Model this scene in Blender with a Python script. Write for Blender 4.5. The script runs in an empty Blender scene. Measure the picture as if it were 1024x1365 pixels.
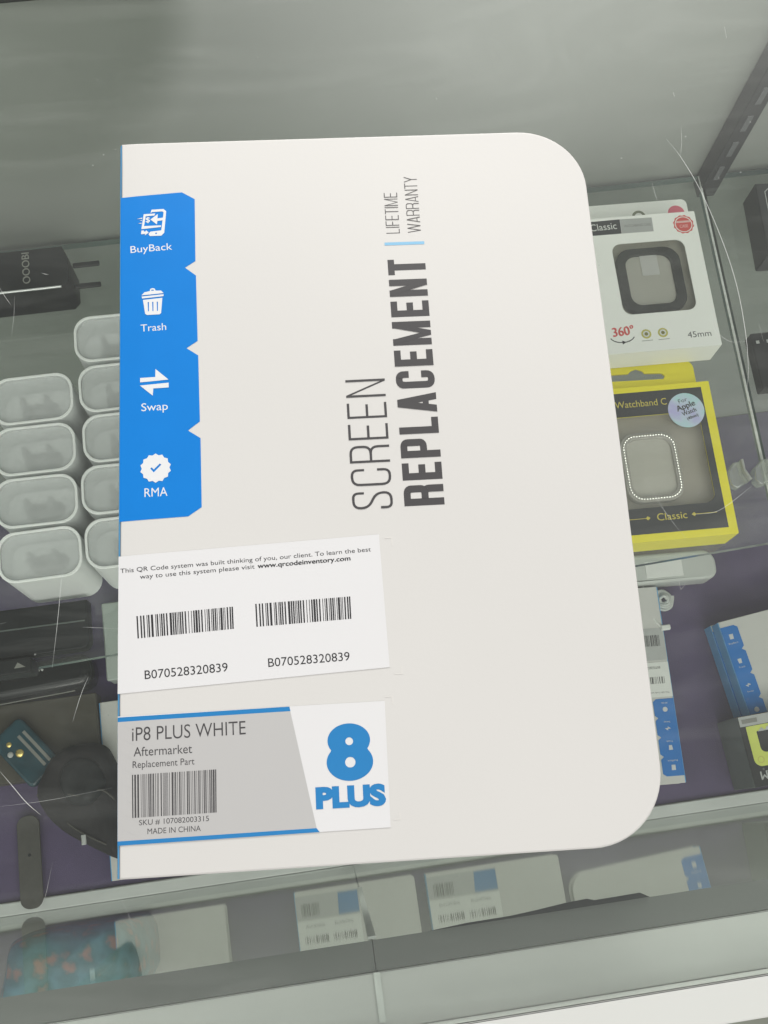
import bpy, bmesh, math, random
from mathutils import Matrix, Vector

random.seed(7)
S = bpy.context.scene
COL = S.collection
rad = math.radians

# ------------------------------------------------------------------ camera
cam_d = bpy.data.cameras.new('camera')
cam = bpy.data.objects.new('camera', cam_d)
COL.objects.link(cam)
cam_d.sensor_fit = 'VERTICAL'
cam_d.sensor_height = 24.0
cam_d.lens = 24.0 * 1467.52 / 1365.0
cam_d.clip_start = 0.01
cam_d.clip_end = 50.0
CR = Matrix(((0.98941546, 0.12637056, -0.07132688),
             (-0.14123425, 0.95147444, -0.27340314),
             (0.03331559, 0.28058309, 0.95925137)))
cam.matrix_world = Matrix.Translation((0, 0, 0.31507)) @ CR.to_4x4()
S.camera = cam

# ------------------------------------------------------------------ world: the soft light of the shop round the counter
world = bpy.data.worlds.new('World')
S.world = world
world.use_nodes = True
wn = world.node_tree.nodes
wl = world.node_tree.links
bg = wn['Background']
tc = wn.new('ShaderNodeTexCoord')
def wmath(op, a, b=None, clamp=False):
    n = wn.new('ShaderNodeMath'); n.operation = op; n.use_clamp = clamp
    for i, v in enumerate((a, b)):
        if v is None: continue
        if isinstance(v, (int, float)): n.inputs[i].default_value = v
        else: wl.new(v, n.inputs[i])
    return n.outputs[0]
def wdot(vec):
    n = wn.new('ShaderNodeVectorMath'); n.operation = 'DOT_PRODUCT'
    wl.new(tc.outputs['Generated'], n.inputs[0]); n.inputs[1].default_value = Vector(vec).normalized()
    return n.outputs['Value']
def wramp(v, lo, hi):
    n = wn.new('ShaderNodeMapRange'); n.interpolation_type = 'SMOOTHSTEP'
    wl.new(v, n.inputs[0]); n.inputs[1].default_value = lo; n.inputs[2].default_value = hi
    return n.outputs[0]
# even ceiling, added glows behind the counter and overhead in front, one dark rounded patch high on the left
sep = wn.new('ShaderNodeSeparateXYZ'); wl.new(tc.outputs['Generated'], sep.inputs[0])
right = wramp(sep.outputs[0], -0.14, 0.22)
dark = wramp(wdot((-0.185, 0.664, 0.727)), 0.9870, 0.9940)
base = wmath('ADD', wmath('MULTIPLY', right, 0.12), 0.40)
wnz = wn.new('ShaderNodeTexNoise'); wnz.inputs['Scale'].default_value = 3.2; wnz.inputs['Detail'].default_value = 2.5; wnz.inputs['Distortion'].default_value = 0.8
wl.new(tc.outputs['Generated'], wnz.inputs['Vector'])
spot = wmath('MULTIPLY', wramp(sep.outputs[1], 0.44, 0.66), wramp(wdot((0.12, 0.70, 0.70)), 0.75, 0.93))
spot = wmath('MULTIPLY', spot, wmath('ADD', 0.62, wmath('MULTIPLY', wnz.outputs['Fac'], 0.85)))
base = wmath('ADD', base, wmath('MULTIPLY', spot, wmath('ADD', 2.2, wmath('MULTIPLY', right, 0.9))))
front = wmath('MULTIPLY', wramp(sep.outputs[1], -0.03, -0.32), wramp(sep.outputs[2], 0.45, 0.85))
base = wmath('ADD', base, wmath('MULTIPLY', front, 1.75))
leftdim = wramp(wdot((-0.33, 0.40, 0.85)), 0.86, 0.97)
base = wmath('MULTIPLY', base, wmath('SUBTRACT', 1.0, wmath('MULTIPLY', leftdim, 0.62)))
base = wmath('MULTIPLY', base, wmath('SUBTRACT', 1.0, wmath('MULTIPLY', dark, 0.95)))
comb = wn.new('ShaderNodeMix'); comb.data_type = 'RGBA'; comb.blend_type = 'MULTIPLY'
comb.inputs[0].default_value = 1.0
comb.inputs[6].default_value = (1.0, 0.99, 0.965, 1)
wl.new(base, comb.inputs[7])
wl.new(comb.outputs[2], bg.inputs[0])
bg.inputs[1].default_value = 1.0

def area(name, loc, target, size, energy, color):
    d = bpy.data.lights.new(name, 'AREA'); d.shape = 'RECTANGLE'; d.size, d.size_y = size
    d.energy = energy; d.color = color
    o = bpy.data.objects.new(name, d); COL.objects.link(o); o.location = loc
    o.rotation_euler = (Vector(target) - Vector(loc)).to_track_quat('-Z', 'Y').to_euler()
    return o
area('added_back_light', (0.25, 1.08, 0.475), (0.0, 0.2, 0.0), (0.75, 0.27), 11.3, (1.0, 0.98, 0.94))  # near lamp added behind the counter to grade the big box from far to near
area('added_front_light', (0.25, -2.6, 1.75), (0.0, 0.15, -0.3), (2.4, 1.1), 38.0, (1.0, 0.95, 0.92))  # soft lamp added on the customer side to lift the goods under glass

S.view_settings.view_transform = 'Standard'
S.view_settings.look = 'None'
S.view_settings.exposure = 0.0
S.view_settings.gamma = 1.0
S.view_settings.use_curve_mapping = False
S.render.engine = 'CYCLES'
S.cycles.max_bounces = 14
S.cycles.transparent_max_bounces = 32
S.cycles.glossy_bounces = 6

# ------------------------------------------------------------------ materials
def lin(r, g, b):
    f = lambda c: (c / 255 / 12.92) if c / 255 <= 0.04045 else ((c / 255 + 0.055) / 1.055) ** 2.4
    return (f(r), f(g), f(b), 1)

def mat(name, color, rough=0.5, var=0.06, scale=60.0, bump=0.0, bscale=400.0, spec=0.4, metal=0.0, trans=0.0):
    m = bpy.data.materials.new(name); m.use_nodes = True
    nt = m.node_tree; b = nt.nodes['Principled BSDF']
    c = tuple(color[:3]) + (1,)
    b.inputs['Roughness'].default_value = rough
    b.inputs['Metallic'].default_value = metal
    b.inputs['Specular IOR Level'].default_value = spec
    t = nt.nodes.new('ShaderNodeTexCoord')
    n = nt.nodes.new('ShaderNodeTexNoise'); n.inputs['Scale'].default_value = scale; n.inputs['Detail'].default_value = 5
    nt.links.new(t.outputs['Object'], n.inputs['Vector'])
    mr = nt.nodes.new('ShaderNodeMapRange'); mr.inputs[3].default_value = 1 - var; mr.inputs[4].default_value = 1 + var
    nt.links.new(n.outputs['Fac'], mr.inputs[0])
    mx = nt.nodes.new('ShaderNodeMix'); mx.data_type = 'RGBA'; mx.blend_type = 'MULTIPLY'
    mx.inputs[0].default_value = 1.0; mx.inputs[6].default_value = c
    nt.links.new(mr.outputs[0], mx.inputs[7]); nt.links.new(mx.outputs[2], b.inputs['Base Color'])
    if bump:
        n2 = nt.nodes.new('ShaderNodeTexNoise'); n2.inputs['Scale'].default_value = bscale; n2.inputs['Detail'].default_value = 3
        nt.links.new(t.outputs['Object'], n2.inputs['Vector'])
        bp = nt.nodes.new('ShaderNodeBump'); bp.inputs['Strength'].default_value = bump; bp.inputs['Distance'].default_value = 0.001
        nt.links.new(n2.outputs['Fac'], bp.inputs['Height']); nt.links.new(bp.outputs[0], b.inputs['Normal'])
    if trans:
        b.inputs['Alpha'].default_value = 1 - trans
    return m

def glass_mat(name, f0, tint, dust_haze=0.0, dust_scale=8.0, gloss_rough=0.0, fmax=1.0):
    """Pane seen straight through, with a Schlick mirror and a dusty film that also paints in haze."""
    m = bpy.data.materials.new(name); m.use_nodes = True
    nt = m.node_tree; N = nt.nodes; L = nt.links
    for n in list(N):
        if n.type != 'OUTPUT_MATERIAL': N.remove(n)
    out = [n for n in N if n.type == 'OUTPUT_MATERIAL'][0]
    tr = N.new('ShaderNodeBsdfTransparent'); tr.inputs[0].default_value = tuple(tint) + (1,)
    shader = tr.outputs[0]
    if dust_haze:
        df = N.new('ShaderNodeBsdfDiffuse'); df.inputs[0].default_value = (0.72, 0.75, 0.71, 1)  # dusty film; its pale diffuse also paints the veiling haze
        t = N.new('ShaderNodeTexCoord')
        n1 = N.new('ShaderNodeTexNoise'); n1.inputs['Scale'].default_value = dust_scale; n1.inputs['Detail'].default_value = 6
        n1.inputs['Roughness'].default_value = 0.6; n1.inputs['Distortion'].default_value = 0.6
        L.new(t.outputs['Object'], n1.inputs['Vector'])
        mr = N.new('ShaderNodeMapRange'); mr.inputs[1].default_value = 0.3; mr.inputs[2].default_value = 0.75
        mr.inputs[3].default_value = dust_haze * 0.72; mr.inputs[4].default_value = dust_haze * 1.3
        L.new(n1.outputs['Fac'], mr.inputs[0])
        mp = N.new('ShaderNodeMapping'); mp.inputs['Scale'].default_value = (5.0, 22.0, 1.0); mp.inputs['Rotation'].default_value = (0, 0, 0.55)
        L.new(t.outputs['Object'], mp.inputs[0])
        n2 = N.new('ShaderNodeTexNoise'); n2.inputs['Scale'].default_value = 1.6; n2.inputs['Detail'].default_value = 7; n2.inputs['Roughness'].default_value = 0.62; n2.inputs['Distortion'].default_value = 1.2
        L.new(mp.outputs[0], n2.inputs['Vector'])
        st = N.new('ShaderNodeMapRange'); st.inputs[1].default_value = 0.48; st.inputs[2].default_value = 0.72
        st.inputs[3].default_value = 0.0; st.inputs[4].default_value = dust_haze * 2.2
        L.new(n2.outputs['Fac'], st.inputs[0])
        sm = N.new('ShaderNodeMath'); sm.operation = 'ADD'
        L.new(mr.outputs[0], sm.inputs[0]); L.new(st.outputs[0], sm.inputs[1])
        # single dusty specks
        v = N.new('ShaderNodeTexVoronoi'); v.inputs['Scale'].default_value = 260.0
        L.new(t.outputs['Object'], v.inputs['Vector'])
        sp = N.new('ShaderNodeMapRange'); sp.inputs[1].default_value = 0.10; sp.inputs[2].default_value = 0.04
        sp.inputs[3].default_value = 0.0; sp.inputs[4].default_value = 0.20
        L.new(v.outputs['Distance'], sp.inputs[0])
        cc = N.new('ShaderNodeSeparateColor'); L.new(v.outputs['Color'], cc.inputs[0])
        th = N.new('ShaderNodeMath'); th.operation = 'GREATER_THAN'; th.inputs[1].default_value = 0.93
        L.new(cc.outputs[0], th.inputs[0])
        ml = N.new('ShaderNodeMath'); ml.operation = 'MULTIPLY'
        L.new(sp.outputs[0], ml.inputs[0]); L.new(th.outputs[0], ml.inputs[1])
        ad = N.new('ShaderNodeMath'); ad.operation = 'ADD'
        L.new(sm.outputs[0], ad.inputs[0]); L.new(ml.outputs[0], ad.inputs[1])
        mx = N.new('ShaderNodeMixShader')
        L.new(ad.outputs[0], mx.inputs[0]); L.new(shader, mx.inputs[1]); L.new(df.outputs[0], mx.inputs[2])
        shader = mx.outputs[0]
    if f0:
        lw = N.new('ShaderNodeLayerWeight'); lw.inputs[0].default_value = 0.5
        pw = N.new('ShaderNodeMath'); pw.operation = 'POWER'; pw.inputs[1].default_value = 5.0
        L.new(lw.outputs['Facing'], pw.inputs[0])
        mr2 = N.new('ShaderNodeMapRange'); mr2.inputs[3].default_value = f0; mr2.inputs[4].default_value = fmax
        L.new(pw.outputs[0], mr2.inputs[0])
        gl = N.new('ShaderNodeBsdfGlossy'); gl.inputs['Roughness'].default_value = gloss_rough
        gl.inputs[0].default_value = (0.95, 0.97, 0.95, 1)
        mx = N.new('ShaderNodeMixShader')
        L.new(mr2.outputs[0], mx.inputs[0]); L.new(shader, mx.inputs[1]); L.new(gl.outputs[0], mx.inputs[2])
        shader = mx.outputs[0]
    L.new(shader, out.inputs[0])
    return m

M = {}
M['card'] = mat('white_card', (0.503, 0.496, 0.481), 0.42, 0.022, 14, 0.02, 700, spec=0.3)
M['card_white'] = mat('white_box_card', (0.56, 0.555, 0.53), 0.45, 0.02, 25)
M['card_edge'] = mat('card_edge', (0.6, 0.58, 0.55), 0.7, 0.05, 200)
M['print_blue'] = mat('printed_blue', (0.003, 0.155, 0.49), 0.45, 0.04, 120, spec=0.2)
M['spine_blue'] = mat('spine_blue', (0.10, 0.34, 0.62), 0.5, 0.06, 120)
M['print_white'] = mat('printed_white', (0.57, 0.58, 0.59), 0.45, 0.01)
M['ink'] = mat('dark_ink', (0.045, 0.043, 0.045), 0.5, 0.05)
M['ink_black'] = mat('black_ink', (0.018, 0.018, 0.02), 0.45, 0.05)
M['ink_thin'] = mat('grey_ink', (0.075, 0.072, 0.072), 0.5, 0.05)
M['pale_blue'] = mat('pale_blue_print', (0.18, 0.38, 0.55), 0.45, 0.03)
M['sticker'] = mat('sticker_paper', (0.56, 0.56, 0.566), 0.32, 0.01, 30)
M['sticker_grey'] = mat('sticker_grey_print', (0.385, 0.382, 0.378), 0.34, 0.03, 15)
M['logo_blue'] = mat('logo_blue', (0.012, 0.158, 0.385), 0.4, 0.04, 200)
M['emboss'] = mat('faint_gloss_mark', (0.55, 0.54, 0.52), 0.25, 0.01)
M['wall'] = mat('grey_panel', (0.31, 0.325, 0.30), 0.6, 0.08, 9, 0.0, 60)
M['black_metal'] = mat('black_painted_metal', (0.022, 0.024, 0.025), 0.45, 0.2, 80)
M['slot'] = mat('slot_hollow', (0.12, 0.125, 0.13), 0.6, 0.3, 300)
M['alu'] = mat('satin_aluminium', (0.36, 0.372, 0.352), 0.45, 0.08, 40, 0.03, 300)
M['sill'] = mat('grey_sill', (0.50, 0.52, 0.50), 0.5, 0.1, 30)
M['rail_dark'] = mat('grey_green_edge', (0.085, 0.093, 0.085), 0.5, 0.06, 30)
M['trim'] = mat('white_plastic_trim', (0.49, 0.50, 0.48), 0.35, 0.02, 30)
M['cloth'] = mat('purple_cloth', (0.090, 0.070, 0.135), 0.95, 0.28, 25, 0.35, 1500, spec=0.1)
M['deck'] = mat('grey_deck', (0.3, 0.31, 0.3), 0.6)
M['floor'] = mat('shop_floor_vinyl', (0.22, 0.235, 0.195), 0.5, 0.15, 6)
M['glass_top'] = glass_mat('counter_glass', 0.062, (0.955, 0.975, 0.955), 0.022)
M['clear'] = glass_mat('clear_glass', 0.0, (0.97, 0.985, 0.975))
M['glass_edge'] = mat('green_glass_edge', (0.10, 0.16, 0.14), 0.15, 0.1, 50)
M['glass_front'] = glass_mat('front_glass', 0.05, (0.93, 0.95, 0.93), 0.02, 8.0, 0.03, 0.68)
M['glass_shelf'] = glass_mat('shelf_glass', 0.05, (0.94, 0.965, 0.95), 0.045, 14)
M['scratch'] = mat('scratched_glass', (0.80, 0.82, 0.80), 0.5, 0.1, 900, trans=0.45)
M['charger'] = mat('white_charger_plastic', (0.93, 0.95, 0.94), 0.38, 0.03, 60)
M['frost'] = mat('frosted_sleeve', (0.93, 0.95, 0.94), 0.45, 0.05, 60, trans=0.2)
M['rim'] = mat('sleeve_rim', (0.93, 0.95, 0.93), 0.4, 0.03)
M['prong'] = mat('prong_metal', (0.34, 0.35, 0.35), 0.5, 0.1)
M['recess_dark'] = mat('recess_shade', (0.32, 0.33, 0.325), 0.5, 0.3, 200)
M['black'] = mat('black_plastic', (0.015, 0.017, 0.018), 0.45, 0.2, 60, spec=0.2)
M['black_gloss'] = mat('glossy_black_plastic', (0.012, 0.013, 0.014), 0.12, 0.2, 60)
M['chrome'] = mat('polished_edge', (0.85, 0.86, 0.86), 0.25, 0.05, metal=0.6)
M['grey_text'] = mat('grey_print', (0.22, 0.22, 0.20), 0.5)
M['white_box'] = mat('white_retail_card', (0.92, 0.925, 0.885), 0.38, 0.015, 40)
M['dark_print'] = mat('charcoal_print', (0.04, 0.042, 0.045), 0.45)
M['silver_print'] = mat('silver_print', (0.42, 0.43, 0.42), 0.4, 0.06)
M['red_print'] = mat('red_print', (0.66, 0.10, 0.09), 0.4, 0.06, 200)
M['pink_print'] = mat('pale_pink_print', (0.80, 0.42, 0.40), 0.4, 0.06, 200)
M['olive'] = mat('grey_green_print', (0.22, 0.24, 0.17), 0.4)
M['pink_badge'] = mat('pink_print', (0.72, 0.16, 0.22), 0.4)
M['gold_print'] = mat('olive_gold_print', (0.52, 0.48, 0.10), 0.4, 0.1, 300)
M['green_dot'] = mat('dark_olive_print', (0.20, 0.19, 0.04), 0.4, 0.1, 300)
M['inner_beige'] = mat('box_insert_card', (0.42, 0.40, 0.34), 0.6, 0.05)
M['insert_grey'] = mat('clear_face_plate', (0.50, 0.49, 0.45), 0.2, 0.05)
M['white_tab'] = mat('white_pull_tab', (0.62, 0.62, 0.62), 0.4, 0.02)
M['yellow'] = mat('yellow_card', (0.86, 0.76, 0.025), 0.4, 0.03, 80)
M['yellow_text'] = mat('yellow_print', (0.62, 0.52, 0.09), 0.4)
M['stone'] = mat('rhinestone', (0.9, 0.9, 0.88), 0.14, 0.1, 800, spec=0.9, metal=0.85)
M['clear_frame'] = mat('clear_frame', (0.42, 0.40, 0.37), 0.2, 0.05)
M['blister_beige'] = mat('beige_tray', (0.42, 0.385, 0.335), 0.35, 0.06, 30)
M['plastic_sheet'] = glass_mat('clear_blister', 0.04, (0.97, 0.97, 0.96), 0.015, 20, 0.05)
M['clear_plastic'] = glass_mat('clear_plastic', 0.12, (0.88, 0.9, 0.88), 0.16, 60, 0.15)
M['white_soft'] = mat('soft_white_plastic', (0.50, 0.52, 0.49), 0.5, 0.08, 40)
M['brown'] = mat('dark_brown_card', (0.050, 0.045, 0.032), 0.55, 0.2, 30)
M['pale_grey'] = mat('pale_grey_card', (0.40, 0.44, 0.41), 0.5, 0.08, 30)
M['strap'] = mat('dark_grey_webbing', (0.062, 0.060, 0.052), 0.8, 0.2, 200, 0.3, 2000)
M['bag'] = mat('black_cloth', (0.014, 0.013, 0.014), 0.8, 0.4, 60, 0.15, 500)
M['gold'] = mat('gold_stud', (0.8, 0.62, 0.22), 0.2, 0.1, metal=0.8)
M['lime'] = mat('lime_yellow_print', (0.60, 0.66, 0.12), 0.4, 0.1, 100)
M['spine_grey'] = mat('grey_green_card', (0.10, 0.12, 0.11), 0.5, 0.2, 40)
M['white_label'] = mat('white_label', (0.72, 0.73, 0.70), 0.4, 0.05, 100)
M['grey_label'] = mat('grey_label', (0.42, 0.43, 0.42), 0.4, 0.1, 100)
M['seam'] = mat('ground_glass_edge', (0.72, 0.75, 0.72), 0.5, 0.3, 300, trans=0.2)
M['silicone'] = mat('milky_silicone', (0.55, 0.58, 0.55), 0.4, 0.15, 300, trans=0.35)

# holographic sticker: iridescent by angle-free noise between mint and lilac
def holo_mat():
    m = mat('hologram_foil', (0.5, 0.6, 0.7), 0.25, 0.0, spec=0.6)
    nt = m.node_tree; b = nt.nodes['Principled BSDF']
    t = nt.nodes.new('ShaderNodeTexCoord')
    n = nt.nodes.new('ShaderNodeTexNoise'); n.inputs['Scale'].default_value = 70; n.inputs['Detail'].default_value = 7
    nt.links.new(t.outputs['Object'], n.inputs['Vector'])
    r = nt.nodes.new('ShaderNodeValToRGB')
    e = r.color_ramp.elements
    e[0].position = 0.36; e[0].color = (0.42, 0.74, 0.72, 1)
    e[1].position = 0.64; e[1].color = (0.50, 0.48, 0.80, 1)
    a = e.new(0.5); a.color = (0.56, 0.66, 0.80, 1)
    nt.links.new(n.outputs['Fac'], r.inputs[0]); nt.links.new(r.outputs[0], b.inputs['Base Color'])
    return m
M['holo'] = holo_mat()

def floral_mat():
    m = mat('teal_floral_print', (0.02, 0.14, 0.13), 0.4, 0.0)
    nt = m.node_tree; b = nt.nodes['Principled BSDF']
    t = nt.nodes.new('ShaderNodeTexCoord')
    v = nt.nodes.new('ShaderNodeTexVoronoi'); v.inputs['Scale'].default_value = 55
    nz = nt.nodes.new('ShaderNodeTexNoise'); nz.inputs['Scale'].default_value = 70; nz.inputs['Detail'].default_value = 4
    nt.links.new(t.outputs['Object'], nz.inputs['Vector'])
    vm = nt.nodes.new('ShaderNodeMix'); vm.data_type = 'VECTOR'; vm.inputs[0].default_value = 0.022
    nt.links.new(t.outputs['Object'], vm.inputs[4]); nt.links.new(nz.outputs['Color'], vm.inputs[5])
    nt.links.new(vm.outputs[1], v.inputs['Vector'])
    r = nt.nodes.new('ShaderNodeValToRGB'); e = r.color_ramp.elements
    e[0].position = 0.16; e[0].color = (0.36, 0.22, 0.15, 1)
    e[1].position = 0.42; e[1].color = (0.05, 0.20, 0.19, 1)
    k = e.new(0.80); k.color = (0.09, 0.29, 0.33, 1)
    nt.links.new(v.outputs['Distance'], r.inputs[0]); nt.links.new(r.outputs[0], b.inputs['Base Color'])
    return m
M['floral'] = floral_mat()

# ------------------------------------------------------------------ builders
def thing(name, label, cat, loc=(0, 0, 0), rz=0.0, group=None):
    o = bpy.data.objects.new(name, None); COL.objects.link(o)
    o.empty_display_size = 0.02
    o.location = loc; o.rotation_euler = (0, 0, rz)
    o['label'] = label; o['category'] = cat
    if group: o['group'] = group
    return o

def link(name, mesh, m, parent=None, smooth=False, label=None):
    o = bpy.data.objects.new(name, mesh); COL.objects.link(o)
    for k in (m if isinstance(m, (list, tuple)) else [m]): mesh.materials.append(k)
    if parent: o.parent = parent
    if smooth:
        for p in mesh.polygons: p.use_smooth = True
    if label: o['label'] = label
    return o

def tag(o, label, cat, group=None):
    o['label'] = label; o['category'] = cat
    if group: o['group'] = group
    return o

def bm_mesh(bm, name):
    me = bpy.data.meshes.new(name); bmesh.ops.recalc_face_normals(bm, faces=bm.faces)
    bm.to_mesh(me); bm.free(); return me

def add_box(bm, x0, x1, y0, y1, z0, z1, bevel=0.0, seg=2):
    vs = [bm.verts.new((x, y, z)) for z in (z0, z1) for y in (y0, y1) for x in (x0, x1)]
    fs = [(0, 1, 3, 2), (4, 5, 7, 6), (0, 1, 5, 4), (2, 3, 7, 6), (0, 2, 6, 4), (1, 3, 7, 5)]
    faces = [bm.faces.new([vs[i] for i in f]) for f in fs]
    if bevel:
        ed = list({e for f in faces for e in f.edges})
        bmesh.ops.bevel(bm, geom=ed, offset=bevel, segments=seg, affect='EDGES', profile=0.6)

def box(name, x0, x1, y0, y1, z0, z1, m, parent=None, bevel=0.0, seg=2, label=None):
    bm = bmesh.new(); add_box(bm, x0, x1, y0, y1, z0, z1, bevel, seg)
    return link(name, bm_mesh(bm, name), m, parent, label=label)

def curve_mesh(outlines, depth, bevel=0.0, seg=3):
    """Filled 2D outlines (holes by even-odd) pushed to a slab from z=0 to z=depth."""
    cu = bpy.data.curves.new('outline', 'CURVE'); cu.dimensions = '2D'; cu.fill_mode = 'BOTH'
    cu.extrude = max(depth / 2 - bevel, 0.0); cu.bevel_depth = bevel; cu.bevel_resolution = seg
    if bevel: cu.offset = -bevel
    for pts in outlines:
        s = cu.splines.new('POLY'); s.points.add(len(pts) - 1); s.use_cyclic_u = True
        for p, q in zip(s.points, pts): p.co = (q[0], q[1], 0, 1)
    o = bpy.data.objects.new('tmp', cu); COL.objects.link(o)
    dg = bpy.context.evaluated_depsgraph_get(); dg.update()
    me = bpy.data.meshes.new_from_object(o.evaluated_get(dg))
    bpy.data.objects.remove(o); bpy.data.curves.remove(cu)
    me.materials.clear()
    me.transform(Matrix.Translation((0, 0, depth / 2)))
    return me

def slab(name, outlines, z0, depth, m, parent=None, bevel=0.0, seg=3, label=None):
    me = curve_mesh(outlines, depth, bevel, seg)
    me.transform(Matrix.Translation((0, 0, z0)))
    return link(name, me, m, parent, label=label)

def rrect(x0, x1, y0, y1, r, n=8):
    """Rounded rectangle; r is one radius or four (bl, br, tr, tl)."""
    rs = r if isinstance(r, (list, tuple)) else (r,) * 4
    out = []
    for (cx, cy, a0), q in zip(((x0, y0, 180), (x1, y0, 270), (x1, y1, 0), (x0, y1, 90)), rs):
        sx = 1 if cx == x0 else -1; sy = 1 if cy == y0 else -1
        if q <= 0: out.append((cx, cy)); continue
        for i in range(n + 1):
            a = rad(a0 + 90 * i / n)
            out.append((cx + sx * q + q * math.cos(a), cy + sy * q + q * math.sin(a)))
    return out

def circ(cx, cy, r, n=32, ry=None):
    ry = ry or r
    return [(cx + r * math.cos(2 * math.pi * i / n), cy + ry * math.sin(2 * math.pi * i / n)) for i in range(n)]

def mm(pts): return [(x * 0.001, y * 0.001) for x, y in pts]

def decal(name, outlines, z, m, parent, label=None, depth=0.00006):
    return slab(name, [mm(o) for o in outlines], z, depth, m, parent, label=label)

def _font_mesh(s, bold):
    cu = bpy.data.curves.new('text', 'FONT'); cu.body = s; cu.size = 1.0; cu.offset = bold; cu.extrude = 0.0; cu.resolution_u = 4
    o = bpy.data.objects.new('tmp', cu); COL.objects.link(o)
    dg = bpy.context.evaluated_depsgraph_get(); dg.update()
    me = bpy.data.meshes.new_from_object(o.evaluated_get(dg))
    bpy.data.objects.remove(o); bpy.data.curves.remove(cu); me.materials.clear()
    return me
_caps = {}
def text(name, s, p0, p1, cap, z, m, parent, weight=0.0):
    """One line of print: baseline from p0 to p1 (mm), capital height cap (mm); weight thickens the strokes."""
    bold, fat = (weight, 0.0) if weight > 0.05 or weight < 0 else (0.0, weight * 1.3 if weight >= 0.02 else 0.0)
    if bold not in _caps:
        h = _font_mesh('H', bold); ys = [v.co.y for v in h.vertices]; _caps[bold] = (min(ys), max(ys)); bpy.data.meshes.remove(h)
    b0, b1 = _caps[bold]
    me = _font_mesh(s, bold)
    xs = [v.co.x for v in me.vertices]; x0, x1 = min(xs), max(xs)
    dx, dy = p1[0] - p0[0], p1[1] - p0[1]; L = math.hypot(dx, dy); c, sn = dx / L, dy / L
    bm = bmesh.new()
    for k, (ox, oy) in enumerate(((0, 0), (1, .5), (-1, -.5)) if fat else ((0, 0),)):
        me2 = me.copy()
        for v in me2.vertices:
            a = (v.co.x - x0) / (x1 - x0) * L + ox * fat * cap; b = (v.co.y - b0) / (b1 - b0) * cap + oy * fat * cap
            v.co = ((p0[0] + a * c - b * sn) * 0.001, (p0[1] + a * sn + b * c) * 0.001, z + k * 1.2e-5)
        bm.from_mesh(me2); bpy.data.meshes.remove(me2)
    bm.to_mesh(me); bm.free()
    return link(name, me, m, parent)

# condensed poster lettering drawn as strokes
def round_path(pts, r, n=5):
    out = [Vector(pts[0])]
    for i in range(1, len(pts) - 1):
        a, b, c = Vector(pts[i - 1]), Vector(pts[i]), Vector(pts[i + 1])
        u, v = (a - b), (c - b); q = min(r, u.length * 0.5, v.length * 0.5)
        if q < 1e-4: out.append(b); continue
        p, s = b + u.normalized() * q, b + v.normalized() * q
        for k in range(n + 1):
            t = k / n; out.append((1 - t) ** 2 * p + 2 * t * (1 - t) * b + t * t * s)
    out.append(Vector(pts[-1]))
    res = [out[0]]
    for p in out[1:]:
        if (p - res[-1]).length > 1e-3: res.append(p)
    return res

def stroke_poly(pts, t):
    n = len(pts); lft, rgt = [], []
    for i, p in enumerate(pts):
        d0 = (pts[i] - pts[i - 1]).normalized() if i else None
        d1 = (pts[i + 1] - pts[i]).normalized() if i < n - 1 else None
        if d0 is None: d = d1; k = 1
        elif d1 is None: d = d0; k = 1
        else:
            d = (d0 + d1).normalized(); k = 1 / max(0.4, d.dot(d1))
        nrm = Vector((-d.y, d.x)) * (t / 2 * k)
        lft.append(p + nrm); rgt.append(p - nrm)
    return lft, rgt

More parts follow.
